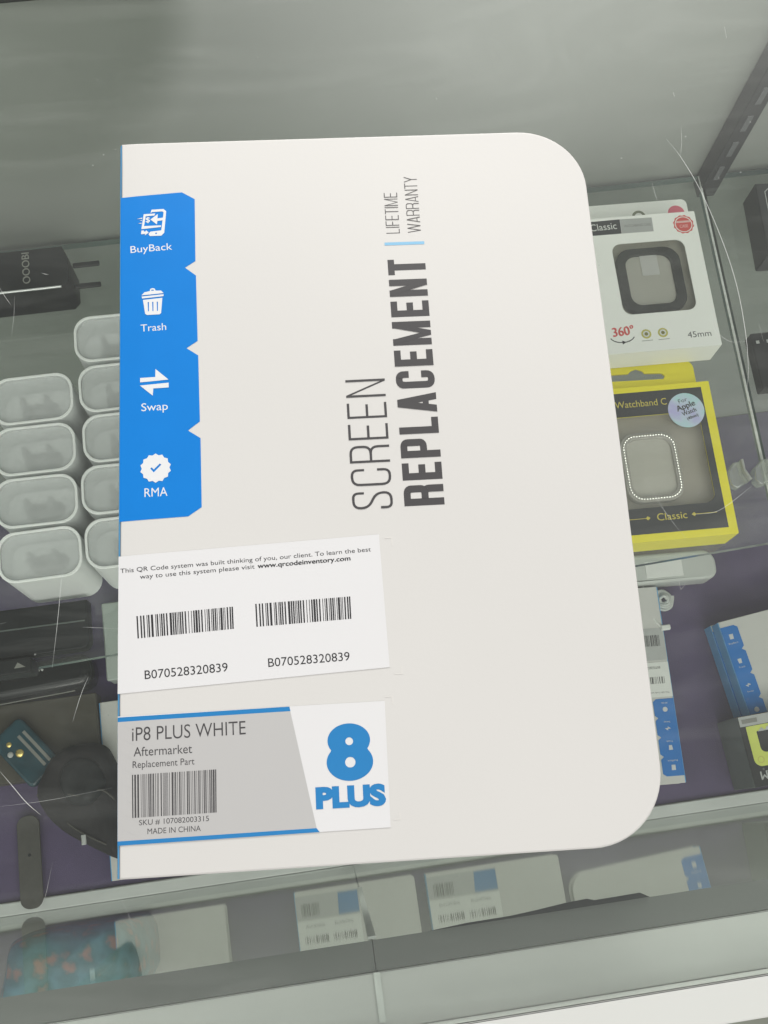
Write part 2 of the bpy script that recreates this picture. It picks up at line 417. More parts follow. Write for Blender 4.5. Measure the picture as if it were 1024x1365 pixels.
def glyph(ch, w, t):
    """Returns list of quads (four 2D points) for a capital of width w, height 1, stroke t."""
    q = []
    def rect(x0, x1, y0, y1): q.append([(x0, y0), (x1, y0), (x1, y1), (x0, y1)])
    def para(xb, xt, y0=0.0, y1=1.0, tt=None):
        tt = tt or t; q.append([(xb, y0), (xb + tt, y0), (xt + tt, y1), (xt, y1)])
    def path(pts, r):
        l, g = stroke_poly(round_path(pts, r), t)
        for i in range(len(l) - 1): q.append([g[i], g[i + 1], l[i + 1], l[i]])
    h = t / 2; r = min(w * 0.5, 0.24)
    if ch == 'E':
        rect(0, t, 0, 1); rect(t, w, 1 - t, 1); rect(t, w * .9, .5 - h, .5 + h); rect(t, w, 0, t)
    elif ch == 'F':
        rect(0, t, 0, 1); rect(t, w, 1 - t, 1); rect(t, w * .9, .48 - h, .48 + h)
    elif ch == 'L': rect(0, t, 0, 1); rect(t, w, 0, t)
    elif ch == 'I': rect(0, t, 0, 1)
    elif ch == 'T': rect(0, w, 1 - t, 1); rect(w / 2 - h, w / 2 + h, 0, 1 - t)
    elif ch == 'N': rect(0, t, 0, 1); rect(w - t, w, 0, 1); para(w - t * .95, t * .15, 0, 1, t * .8)
    elif ch == 'M':
        rect(0, t, 0, 1); rect(w - t, w, 0, 1); para(w / 2 - t * .36, t * .2, 0, 1, t * .72); para(w / 2 - t * .36, w - t * .92, 0, 1, t * .72)
    elif ch == 'A': para(0, w / 2 - h * 1.1, 0, 1); para(w - t, w / 2 - h * .9, 0, 1); rect(w * .22, w * .78, .2, .2 + t * .9)
    elif ch == 'W':
        para(w * .25 - h, 0, 0, 1); para(w * .25 - h, w * .5 - h, 0, 1); para(w * .75 - h, w * .5 - h, 0, 1); para(w * .75 - h, w - t, 0, 1)
    elif ch == 'Y': rect(w / 2 - h, w / 2 + h, 0, .45); para(w / 2 - h, 0, .43, 1); para(w / 2 - h, w - t, .43, 1)
    elif ch == 'P':
        rect(0, t, 0, 1); path([(t, 1 - h), (w - h, 1 - h), (w - h, .42), (t, .42)], r)
    elif ch == 'R':
        rect(0, t, 0, 1); path([(t, 1 - h), (w - h, 1 - h), (w - h, .47), (t, .47)], r); path([(t, .47), (w - h, .47), (w - h, 0)], r * .8)
    elif ch == 'C':
        path([(w - h, .66), (w - h, 1 - h), (h, 1 - h), (h, h), (w - h, h), (w - h, .34)], r)
    elif ch == 'S':
        path([(w - h, .70), (w - h, 1 - h), (h, 1 - h), (h, .60), (w - h, .40), (w - h, h), (h, h), (h, .30)], r)
    return q

def poster(name, s, p0, p1, cap, z, m, parent, t, widths=None, gap=0.1):
    """Stroke lettering with its baseline from p0 to p1 (mm) and height cap (mm)."""
    W = {'I': t, 'M': 0.62, 'W': 0.72, 'L': 0.38, 'T': 0.42, 'E': 0.40, 'F': 0.38}
    if widths: W.update(widths)
    quads, x = [], 0.0
    for ch in s:
        if ch == ' ': x += 0.25; continue
        w = W.get(ch, 0.46)
        for g in glyph(ch, w, t): quads.append([(a[0] + x, a[1]) for a in g])
        x += w + gap
    tot = x - gap
    dx, dy = p1[0] - p0[0], p1[1] - p0[1]; L = math.hypot(dx, dy); c, sn = dx / L, dy / L
    bm = bmesh.new()
    for i, g in enumerate(quads):
        vs = []
        for a in g:
            u = a[0] / tot * L; v = a[1] * cap
            vs.append(bm.verts.new(((p0[0] + u * c - v * sn) * .001, (p0[1] + u * sn + v * c) * .001, z + (i % 7) * 1e-5)))
        bm.faces.new(vs)
    me = bpy.data.meshes.new(name); bm.to_mesh(me); bm.free()
    # all faces up
    for p in me.polygons:
        if p.normal.z < 0: p.flip()
    return link(name, me, m, parent)

def barcode(name, bl, br, tr, tl, z, m, parent, n=60, seed=1, fill=0.5):
    rnd = random.Random(seed); bars = []; x = 0
    while len(bars) < n:
        w = rnd.choice((1, 1, 1, 2, 2, 3)); g = rnd.choice((1, 1, 2, 2, 3)); bars.append((x, x + w)); x += w + g
    tot = bars[-1][1]; bm = bmesh.new()
    lerp = lambda a, b, t: (a[0] + (b[0] - a[0]) * t, a[1] + (b[1] - a[1]) * t)
    for a, b in bars:
        pts = [lerp(bl, br, a / tot), lerp(bl, br, b / tot), lerp(tl, tr, b / tot), lerp(tl, tr, a / tot)]
        bm.faces.new([bm.verts.new((p[0] * .001, p[1] * .001, z)) for p in pts])
    me = bpy.data.meshes.new(name); bm.to_mesh(me); bm.free()
    return link(name, me, m, parent)

def tube(name, pts, r, m, parent=None, n=6, label=None):
    cu = bpy.data.curves.new('path', 'CURVE'); cu.dimensions = '3D'; cu.bevel_depth = r; cu.bevel_resolution = 2; cu.use_fill_caps = True
    s = cu.splines.new('NURBS'); s.points.add(len(pts) - 1); s.use_endpoint_u = True; s.order_u = 3; s.resolution_u = 6
    for p, q in zip(s.points, pts): p.co = (q[0], q[1], q[2], 1)
    o = bpy.data.objects.new('tmp', cu); COL.objects.link(o)
    dg = bpy.context.evaluated_depsgraph_get(); dg.update()
    me = bpy.data.meshes.new_from_object(o.evaluated_get(dg)); bpy.data.objects.remove(o); bpy.data.curves.remove(cu); me.materials.clear()
    return link(name, me, m, parent, smooth=True, label=label)

def star(cx, cy, r1, r2, n):
    return [(cx + (r1 if i % 2 else r2) * math.cos(math.pi * i / n), cy + (r1 if i % 2 else r2) * math.sin(math.pi * i / n)) for i in range(2 * n)]

# ------------------------------------------------------------------ the counter
ZS = -0.295      # top of the inner glass shelf
ZF = -0.785      # cloth at the bottom of the counter
XL, XR = -0.75, 1.05
YB, YP = 0.372, -0.0287

fl = box('shop_floor', -3, 3, -3, 3, -0.99, -0.97, M['floor']); fl['kind'] = 'structure'

ctr = thing('display_counter', 'long glass topped display counter with grey back panel and aluminium front rail', 'counter', (0, 0, -0.97))
def cpart(name, x0, x1, y0, y1, z0, z1, m, bevel=0.0, label=None):
    return box(name, x0, x1, y0, y1, z0 + 0.97, z1 + 0.97, m, ctr, bevel, label=label)
cpart('base', XL, XR, -0.0366, YB + 0.02, -0.97, ZF - 0.004, M['deck'])
cpart('back_panel', XL, XR, YB, YB + 0.012, ZF - 0.003, -0.0075, M['wall'])
cpart('back_rail', XL, XR, YB - 0.010, YB - 0.0005, -0.085, -0.0075, M['black_metal'], 0.001)
cpart('bottom_sill', XL, XR, YP + 0.0005, -0.0165, ZF - 0.0035, ZF + 0.004, M['sill'], 0.001)
for x0, x1 in ((XL - 0.006, XL), (XR, XR + 0.006)):
    cpart('end_panel', x0, x1, YP, YB, ZF, -0.0075, M['wall'])

def pane(name, x0, x1, y0, y1, z0, z1, face, m, edge, parent, label=None):
    """Glass sheet whose one face (axis, sign) carries the mirror, the other is clear, the rim is green."""
    bm = bmesh.new(); add_box(bm, x0, x1, y0, y1, z0, z1)
    me = bm_mesh(bm, name); o = link(name, me, [m, M['clear'], edge], parent, label=label)
    ax, sg = face
    for p in me.polygons:
        d = p.normal[ax]
        p.material_index = 0 if d * sg > 0.9 else (1 if d * sg < -0.9 else 2)
    return o
Z0 = 0.97
top = pane('top_glass', XL - 0.006, XR + 0.006, -0.0515, YB + 0.012, -0.006 + Z0, 0 + Z0, (2, 1), M['glass_top'], M['clear'], ctr)
pane('front_glass', XL, 0.0034, YP - 0.0079, YP, ZF - 0.0038 + Z0, -0.0075 + Z0, (1, 1), M['glass_front'], M['rail_dark'], ctr)
pane('front_glass', 0.0036, XR, YP - 0.0079, YP, ZF - 0.0038 + Z0, -0.0075 + Z0, (1, 1), M['glass_front'], M['rail_dark'], ctr)
cpart('front_rail', XL, XR, -0.0515, -0.0368, -0.030, -0.0072, M['alu'], 0.000372)
cpart('edge_trim', XL, XR, -0.0622, -0.05165, -0.030, 0.0004, M['trim'], 0.000496)
cpart('joint_strip', 0.0024, 0.0046, YP + 0.0002, YP + 0.0010, -0.30, -0.0078, M['silicone'])
cpart('joint_strip', 0.0026, 0.0044, -0.0495, YP - 0.0082, -0.0070, -0.0064, M['silicone'])  # pale strip painting the joint's reflection across the rail
# torn strip of dark tape along the inner edge of the rail
tw = [(0.019, .0002), (0.030, .0004), (0.042, .0006), (0.050, .0009), (0.058, .0015), (0.064, .0017), (0.066, .0012), (0.074, .0014), (0.079, .0012), (0.0815, .0002)]
tape = [(x, YP + 0.0001) for x, _ in tw] + [(x, YP + 0.0001 + w * 1.1 + 0.0002 * math.sin(x * 900)) for x, w in tw[::-1]]
slab('tape_strip', [tape], -0.0069 + Z0, 0.0004, M['black'], ctr)

# slotted black upright on the back panel
std = cpart('shelf_standard', 0.2770, 0.2885, YB - 0.012, YB - 0.0006, -0.305, -0.0075, M['black_metal'], 0.000496)
for k in range(11):
    z = -0.285 + 0.025 * k
    b = box('slot', 0.2808, 0.2842, YB - 0.0127, YB - 0.0118, z + Z0, z + 0.014 + Z0, M['slot'], std)

# hair scratches and chips in the top glass
def scr(pts, w=0.00011):
    l, g = stroke_poly(round_path([Vector(p) for p in pts], 0.01, 6), w)
    bm = bmesh.new(); n = len(l)
    for i in range(n - 1):
        def taper(k): return min(1.0, 4 * min(k, n - 1 - k) / (n - 1) + 0.25)
        def mk(P, Q, k):
            c = (P + Q) / 2; return c + (P - c) * taper(k), c + (Q - c) * taper(k)
        a, b = mk(l[i], g[i], i); c, d = mk(l[i + 1], g[i + 1], i + 1)
        bm.faces.new([bm.verts.new((p.x, p.y, 0.00004 + Z0)) for p in (a, b, d, c)])
    me = bpy.data.meshes.new('scratch'); bm.to_mesh(me); bm.free()
    for p in me.polygons:
        if p.normal.z < 0: p.flip()
    return link('scratch', me, M['scratch'], top)
scr([(-0.0923, 0.03), (-0.0884, 0.0246), (-0.0856, 0.0205), (-0.0819, 0.0168)], 0.000160)
scr([(-0.0719, 0.0847), (-0.0738, 0.0715), (-0.0764, 0.0566)], 0.000100)
scr([(-0.0665, 0.0527), (-0.0689, 0.0481), (-0.0717, 0.0407)], 0.000100)
scr([(-0.0672, 0.0671), (-0.062, 0.0662), (-0.0567, 0.0652)], 0.000070)
scr([(-0.0927, 0.0205), (-0.0805, 0.0202), (-0.0621, 0.0212)], 0.000050)
scr([(-0.0856, 0.178), (-0.0841, 0.1747), (-0.0824, 0.1716)], 0.000090)
scr([(-0.0724, 0.1816), (-0.071, 0.1809), (-0.0696, 0.1807)], 0.000140)
scr([(-0.0813, 0.1746), (-0.0816, 0.1681), (-0.0829, 0.1606)], 0.000050)
scr([(0.1354, 0.2061), (0.1384, 0.2), (0.1422, 0.188), (0.1449, 0.1722), (0.1464, 0.1582), (0.1466, 0.146), (0.1453, 0.1304), (0.1431, 0.119), (0.1412, 0.1141)], 0.000150)
scr([(0.1363, 0.1394), (0.136, 0.136), (0.1375, 0.1329), (0.1402, 0.1305), (0.1453, 0.1304)], 0.000070)
scr([(0.1031, 0.0901), (0.1049, 0.0855), (0.1078, 0.0773), (0.1119, 0.0697)], 0.000070)
scr([(0.1152, 0.0768), (0.1227, 0.0763), (0.128, 0.0789), (0.1354, 0.0832)], 0.000080)
scr([(0.1653, 0.2477), (0.165, 0.2431)], 0.000220)
scr([(0.1418, 0.2237), (0.1417, 0.222)], 0.000300)
scr([(0.1505, 0.1357), (0.1505, 0.1297)], 0.000120)
scr([(0.1271, 0.1913), (0.1272, 0.1861), (0.1276, 0.1833)], 0.000060)
scr([(0.1415, 0.2104), (0.1404, 0.2041), (0.1386, 0.1985)], 0.000060)
scr([(-0.0794, 0.0038), (-0.082, -0.0055), (-0.0852, -0.0098)], 0.000050)
scr([(-0.0621, -0.0074), (-0.0601, -0.0125), (-0.0593, -0.0164)], 0.000060)
scr([(-0.0904, 0.0712), (-0.0887, 0.0714)], 0.000100)
scr([(0.1071, 0.0583), (0.1066, 0.0538), (0.1091, 0.0569)], 0.000060)

# purple cloth at the bottom
bm = bmesh.new(); NX, NY = 150, 40
from mathutils import noise
vs = [[None] * (NY + 1) for _ in range(NX + 1)]
for i in range(NX + 1):
    for j in range(NY + 1):
        x = XL + 0.002 + (XR - XL - 0.004) * i / NX; y = -0.0160 + (YB - 0.001 + 0.016) * j / NY
        z = ZF - 0.0005 + 0.0030 * max(0, noise.noise((x * 9, y * 14, 0.3))) * min(1, (y + 0.016) / 0.05)
        vs[i][j] = bm.verts.new((x, y, z))
for i in range(NX):
    for j in range(NY): bm.faces.new((vs[i][j], vs[i + 1][j], vs[i + 1][j + 1], vs[i][j + 1]))
tag(link('purple_cloth', bm_mesh(bm, 'cloth'), M['cloth'], smooth=True), 'dark purple cloth spread over the bottom of the counter', 'cloth')

# two glass shelves meeting below the upright
def shelf(name, outline, label):
    me = curve_mesh([outline], 0.006)
    me.transform(Matrix.Translation((0, 0, ZS - 0.006)))
    o = link(name, me, [M['glass_shelf'], M['clear'], M['glass_edge']])
    for p in me.polygons: p.material_index = 0 if p.normal.z > 0.9 else (1 if p.normal.z < -0.9 else 2)
    return tag(o, label, 'shelf', 'glass shelves')
sh1 = shelf('glass_shelf', [(XL + 0.01, 0.090), (0.2715, 0.1265), (0.2775, 0.3695), (XL + 0.01, 0.3695)], 'clear glass shelf carrying the white chargers and the watch case boxes')
sh2 = shelf('glass_shelf', [(0.2735, 0.1267), (XR - 0.01, 0.160), (XR - 0.01, 0.3695), (0.2795, 0.3695)], 'clear glass shelf right of the slotted upright, with a black box on it')

me = curve_mesh([[(0.2700, 0.1264), (0.2716, 0.1266), (0.2776, 0.3690), (0.2764, 0.3690)]], 0.0006); me.transform(Matrix.Translation((0, 0, ZS + 0.0002)))
link('ground_edge', me, M['seam'], sh1)

# ------------------------------------------------------------------ screen boxes
ICON_Z = 0.0
def icons(root, sub, z, w):
    """The four white pictograms with their words; sub is the blue panel they are printed on."""
    P = lambda outs, nm: decal(nm, outs, z, w, sub)
    # phone with an arrow and a banknote
    o1 = [(8.93, 195.15), (9.3, 196.3), (12.9, 196.4), (13.75, 195.6), (13.1, 188.2), (12.2, 187.2), (8.73, 187.2), (8.3, 187.9), (8.9, 188.7), (12.2, 189.0), (12.95, 195.2), (12.6, 195.6), (9.5, 195.5)]
    o2 = [(12.72, 192.5), (12.78, 193.4), (11.05, 193.2), (11.15, 194.7), (8.92, 192.9), (10.9, 191.1), (11.0, 192.3)]
    o3 = [(6.86, 194.82), (10.4, 194.95), (10.1, 194.25), (7.45, 194.1), (6.95, 190.7), (12.1, 190.75), (12.1, 190.2), (6.14, 189.7)]
    o4 = [(6.15, 189.2), (6.05, 187.95), (7.3, 188.05), (7.2, 187.5), (8.35, 188.45), (7.55, 189.3), (7.45, 188.85), (6.9, 188.8), (6.9, 189.2)]
    o5 = [(4.71, 193.28), (6.4, 193.65), (6.4, 193.3)]; o6 = [(5.16, 191.73), (6.2, 191.9), (6.15, 191.6)]; o7 = [(5.6, 192.6), (6.3, 192.85), (6.3, 192.55)]
    P([o1, circ(10.62, 188.05, .28, 12)], 'icon'); P([o2], 'icon'); P([o3], 'icon'); P([o4], 'icon'); P([o5], 'icon'); P([o6], 'icon'); P([o7], 'icon')
    text('lettering', '$', (7.55, 192.0), (8.75, 192.05), 1.7, z, w, sub, 0.03)
    # trash can
    P([[(6.15, 166.9), (12.75, 167.35), (12.7, 166.75), (6.3, 166.25)],
       [(6.1, 167.3), (7.0, 168.25), (8.6, 168.6), (8.75, 169.3), (9.4, 169.55), (10.1, 169.35), (10.35, 168.7), (12.0, 168.6), (12.75, 167.75)][::-1],
       [(8.95, 168.65), (9.1, 169.0), (9.7, 169.05), (9.9, 168.7)]], 'icon')
    can = [(6.55, 165.75), (12.35, 166.2), (11.95, 161.2), (11.5, 160.8), (7.7, 160.75), (7.2, 161.2)]
    sl = lambda x: [(x - .1, 165.0), (x + .28, 165.0), (x + .28, 161.9), (x - .02, 161.9)]
    P([can, sl(8.05), sl(9.4), sl(10.75)], 'icon')
    # swap arrows
    P([[(5.65, 140.5), (10.1, 140.6), (10.15, 143.15), (13.95, 139.6), (5.65, 139.1)]], 'icon')
    P([[(13.99, 138.6), (13.98, 137.1), (9.5, 137.0), (9.3, 134.75), (5.6, 138.1)]], 'icon')
    # badge with a tick
    P([star(10.05, 112.25, 4.45, 3.95, 14), [(8.5, 112.2), (8.95, 112.55), (9.5, 111.85), (11.25, 113.6), (11.7, 113.2), (9.5, 110.95)]], 'icon')
    text('lettering', 'BuyBack', (2.85, 181.73), (15.49, 182.3), 2.3, z, w, sub, 0.003)
    text('lettering', 'Trash', (5.86, 155.43), (13.43, 155.63), 2.25, z, w, sub, 0.003)
    text('lettering', 'Swap', (6.0, 130.02), (13.69, 130.11), 2.4, z, w, sub, 0.003)
    text('lettering', 'RMA', (6.85, 103.68), (13.39, 103.72), 2.6, z, w, sub, 0.003)

PANEL = [(-0.25, 200.97), (18.63, 202.07), (22.54, 199.52), (22.46, 178.1), (19.25, 176.0), (22.55, 173.2), (22.7, 151.6), (19.35, 149.4), (22.8, 146.9), (22.95, 126.0), (19.45, 123.35), (23.05, 120.8), (23.04, 99.85), (19.18, 97.3), (-0.25, 96.7)]

def dome(p, W, H, T):
    """Slight bow of the thin cover: a touch high along the middle, dipping at the free edge."""
    return 0.0

def card_cover(W, H, r, z0, z1, parent, m, name, rf=None):
    return slab(name, [rrect(0, W, 0, H, (0.0, rf if rf is not None else r, r, 0.0), 14)], z0, z1 - z0, m, parent, bevel=0.0005, seg=2)

W0, H0, T0 = 0.1458, 0.2203, 0.012
mb = thing('screen_box', 'large white box with blue icon strip and stickers, lying on the counter glass', 'box', (-0.05984, -0.00302, 0.0003), -0.07968)
card_cover(W0, H0, 0.0205, T0 - 0.0022, T0, mb, M['card'], 'cover')
slab('tray', [rrect(0.0015, W0 - 0.0025, 0.0015, H0 - 0.0015, (0, .0185, .0185, 0), 12)], 0.0014, T0 - 0.0022 - 0.0015, M['card'], mb)
slab('back_cover', [rrect(0, W0 - 0.0004, 0.0002, H0 - 0.0002, (0, .0205, .0205, 0), 12)], 0.0, 0.0014, M['card'], mb, bevel=0.0004, seg=2)
# rounded blue spine
bm = bmesh.new(); prof = []
for k in range(9):
    a = rad(90 + 180 * k / 8); prof.append((-0.00005 + 0.0011 * math.cos(a), T0 / 2 + (T0 / 2 - 0.0003) * math.sin(a)))
va = [bm.verts.new((x, 0.0002, z)) for x, z in prof]; vb = [bm.verts.new((x, H0 - 0.0002, z)) for x, z in prof]
for i in range(8): bm.faces.new((va[i], va[i + 1], vb[i + 1], vb[i]))
bm.faces.new(va); bm.faces.new(vb)
link('spine', bm_mesh(bm, 'spine'), M['spine_blue'], mb)
zt = T0
pan = decal('icon_panel', [PANEL], zt + 0.00001, M['print_blue'], mb)
icons(mb, pan, zt + 0.00009, M['print_white'])
poster('lettering', 'SCREEN', (77.74, 96.77), (77.73, 136.76), 11.7, zt + .00004, M['ink'], mb, 0.062, {'S': .46, 'C': .46, 'R': .47, 'E': .43, 'N': .50}, 0.165)
poster('lettering', 'REPLACEMENT', (92.61, 97.03), (92.61, 175.93), 11.6, zt + .00004, M['ink'], mb, 0.172, {'R': .49, 'E': .415, 'P': .46, 'L': .40, 'A': .49, 'C': .44, 'M': .62, 'N': .46, 'T': .42}, 0.125)
poster('lettering', 'LIFETIME', (85.47, 185.03), (85.53, 199.43), 4.2, zt + .00004, M['ink_thin'], mb, 0.065, None, 0.11)
poster('lettering', 'WARRANTY', (92.06, 185.09), (92.07, 205.04), 4.1, zt + .00004, M['ink_thin'], mb, 0.065, None, 0.09)
decal('divider_bar', [[(80.5, 180.95), (92.8, 180.95), (92.8, 181.95), (80.5, 181.95)]], zt + .00001, M['pale_blue'], mb)
for pts in ([(74.7, 88.2), (76.9, 88.3), (76.94, 85.6), (76.5, 85.6), (76.5, 87.9), (74.7, 87.8)], [(77.4, 51.2), (77.3, 49.0), (75.0, 49.1), (75.0, 49.5), (76.9, 49.4), (77.0, 51.2)],
            [(72.0, 43.3), (74.2, 43.4), (74.3, 41.0), (73.9, 41.0), (73.8, 43.0), (72.0, 42.9)], [(74.2, 12.4), (74.3, 10.6), (72.4, 10.5), (72.4, 10.9), (73.9, 11.0), (73.8, 12.4)]):
    decal('corner_mark', [pts], zt + .00001, M['emboss'], mb)

# inventory sticker
inv = decal('inventory_sticker', [[(-0.4, 86.5), (73.13, 89.12), (73.82, 51.14), (-0.45, 48.04)]], zt + .00002, M['sticker'], mb, depth=0.00012)
zi = zt + .00017
text('lettering', 'This QR Code system was built thinking of you, our client. To learn the best', (0.13, 81.69), (70.59, 84.26), 1.25, zi, M['ink_black'], inv, 0.010)
text('lettering', 'way to use this system please visit', (5.59, 79.71), (37.6, 81.0), 1.25, zi, M['ink_black'], inv, 0.010)
text('lettering', 'www.qrcodeinventory.com', (38.49, 81.05), (64.63, 81.95), 1.3, zi, M['ink_black'], inv, 0.032)
barcode('barcode', (4.94, 62.94), (31.34, 64.16), (31.24, 70.42), (4.61, 69.19), zi, M['ink_black'], inv, 40, 11)
barcode('barcode', (37.59, 64.37), (63.98, 65.2), (64.01, 71.56), (37.44, 70.85), zi, M['ink_black'], inv, 40, 11)
text('lettering', 'B070528320839', (6.91, 51.61), (29.45, 52.49), 2.35, zi, M['ink_black'], inv, 0.004)
text('lettering', 'B070528320839', (40.53, 53.05), (62.96, 53.63), 2.35, zi, M['ink_black'], inv, 0.004)

# model sticker
mod = decal('model_sticker', [[(-0.4, 42.0), (71.86, 42.0), (71.37, 8.75), (-0.4, 8.6)]], zt + .00002, M['sticker'], mb, depth=0.00010)
zm = zt + .00014
decal('grey_field', [[(-0.35, 40.5), (46.05, 40.7), (51.8, 9.75), (-0.35, 9.6)]], zm, M['sticker_grey'], mod, depth=.00002)
decal('blue_stripe', [[(-0.4, 41.7), (45.87, 41.94), (46.1, 40.72), (-0.4, 40.5)]], zm, M['logo_blue'], mod, depth=.00003)
decal('blue_stripe', [[(-0.4, 9.6), (51.77, 9.75), (52.57, 8.69), (-0.4, 8.5)]], zm, M['logo_blue'], mod, depth=.00003)
zm2 = zm + .00004
text('lettering', 'iP8 PLUS WHITE', (3.45, 35.23), (33.87, 35.25), 3.55, zm2, M['ink'], mod, -0.004)
text('lettering', 'Aftermarket', (3.86, 31.17), (19.43, 31.15), 2.35, zm2, M['ink'], mod, 0.002)
text('lettering', 'Replacement Part', (3.6, 28.13), (20.01, 28.12), 1.75, zm2, M['ink'], mod, 0.002)
barcode('barcode', (3.48, 15.29), (25.61, 15.36), (25.75, 26.48), (3.41, 26.38), zm2, M['ink'], mod, 46, 5)
text('lettering', 'SKU # 107082003315', (5.25, 13.34), (23.58, 13.31), 1.35, zm2, M['ink'], mod, 0.006)
text('lettering', 'MADE IN CHINA', (7.45, 10.96), (21.38, 10.91), 1.4, zm2, M['ink'], mod, 0.006)
# the fat figure 8: outline of two lobes, two round counters
def eight(cx, cyu, cyl, rxu, ryu, rxl, ryl):
    pts = []
    n = 40
    up, lo = [], []
    for i in range(n * 2):
        a = 2 * math.pi * i / (2 * n)
        x, y = cx + rxu * math.cos(a), cyu + ryu * math.sin(a)
        if ((x - cx) / rxl) ** 2 + ((y - cyl) / ryl) ** 2 > 1: up.append((a, x, y))
        x, y = cx + rxl * math.cos(a), cyl + ryl * math.sin(a)
        if ((x - cx) / rxu) ** 2 + ((y - cyu) / ryu) ** 2 > 1: lo.append((a, x, y))
    key_u = lambda q: (q[0] + math.pi / 2) % (2 * math.pi)
    key_l = lambda q: (q[0] - math.pi / 2) % (2 * math.pi)
    return [(x, y) for _, x, y in sorted(up, key=key_u)] + [(x, y) for _, x, y in sorted(lo, key=key_l)]
decal('logo_figure', [eight(61.5, 32.0, 26.3, 5.75, 4.5, 6.25, 4.95), circ(61.6, 31.75, 1.05, 20), circ(61.6, 26.2, 1.4, 24)], zm, M['logo_blue'], mod, depth=.00003)
text('lettering', 'PLUS', (51.9, 14.5), (70.6, 14.4), 5.7, zm2, M['logo_blue'], mod, 0.062)

# the whole sleeve is slightly bowed: it droops towards the near end and the free corner
def bow(o):
    me = o.data; bm = bmesh.new(); bm.from_mesh(me)
    if max(o.dimensions.x, o.dimensions.y) > 0.03 and len(bm.faces) < 400:
        bmesh.ops.triangulate(bm, faces=[f for f in bm.faces if len(f.verts) > 4])
        for _ in range(6):
            ed = [e for e in bm.edges if e.calc_length() > 0.007]
            if not ed: break
            bmesh.ops.subdivide_edges(bm, edges=ed, cuts=1, use_grid_fill=False)
            bmesh.ops.triangulate(bm, faces=[f for f in bm.faces if len(f.verts) > 4])
    for v in bm.verts:
        a = max(0.0, 0.62 - v.co.y / H0) / 0.62; u = max(0.0, v.co.x / W0 - 0.45) / 0.55; w = max(0.0, 0.06 - v.co.x / W0) / 0.06
        v.co.z += (-0.0010 * a * a - 0.0006 * u * u * (0.4 + 0.6 * a) - 0.0002 * w * w + 0.0003 * math.sin(v.co.y * 38 + v.co.x * 22)) * min(1.0, v.co.z / T0)
    bm.to_mesh(me); bm.free()
    for ch in o.children: bow(ch)
bpy.context.view_layer.update()
for ch in list(mb.children): bow(ch)

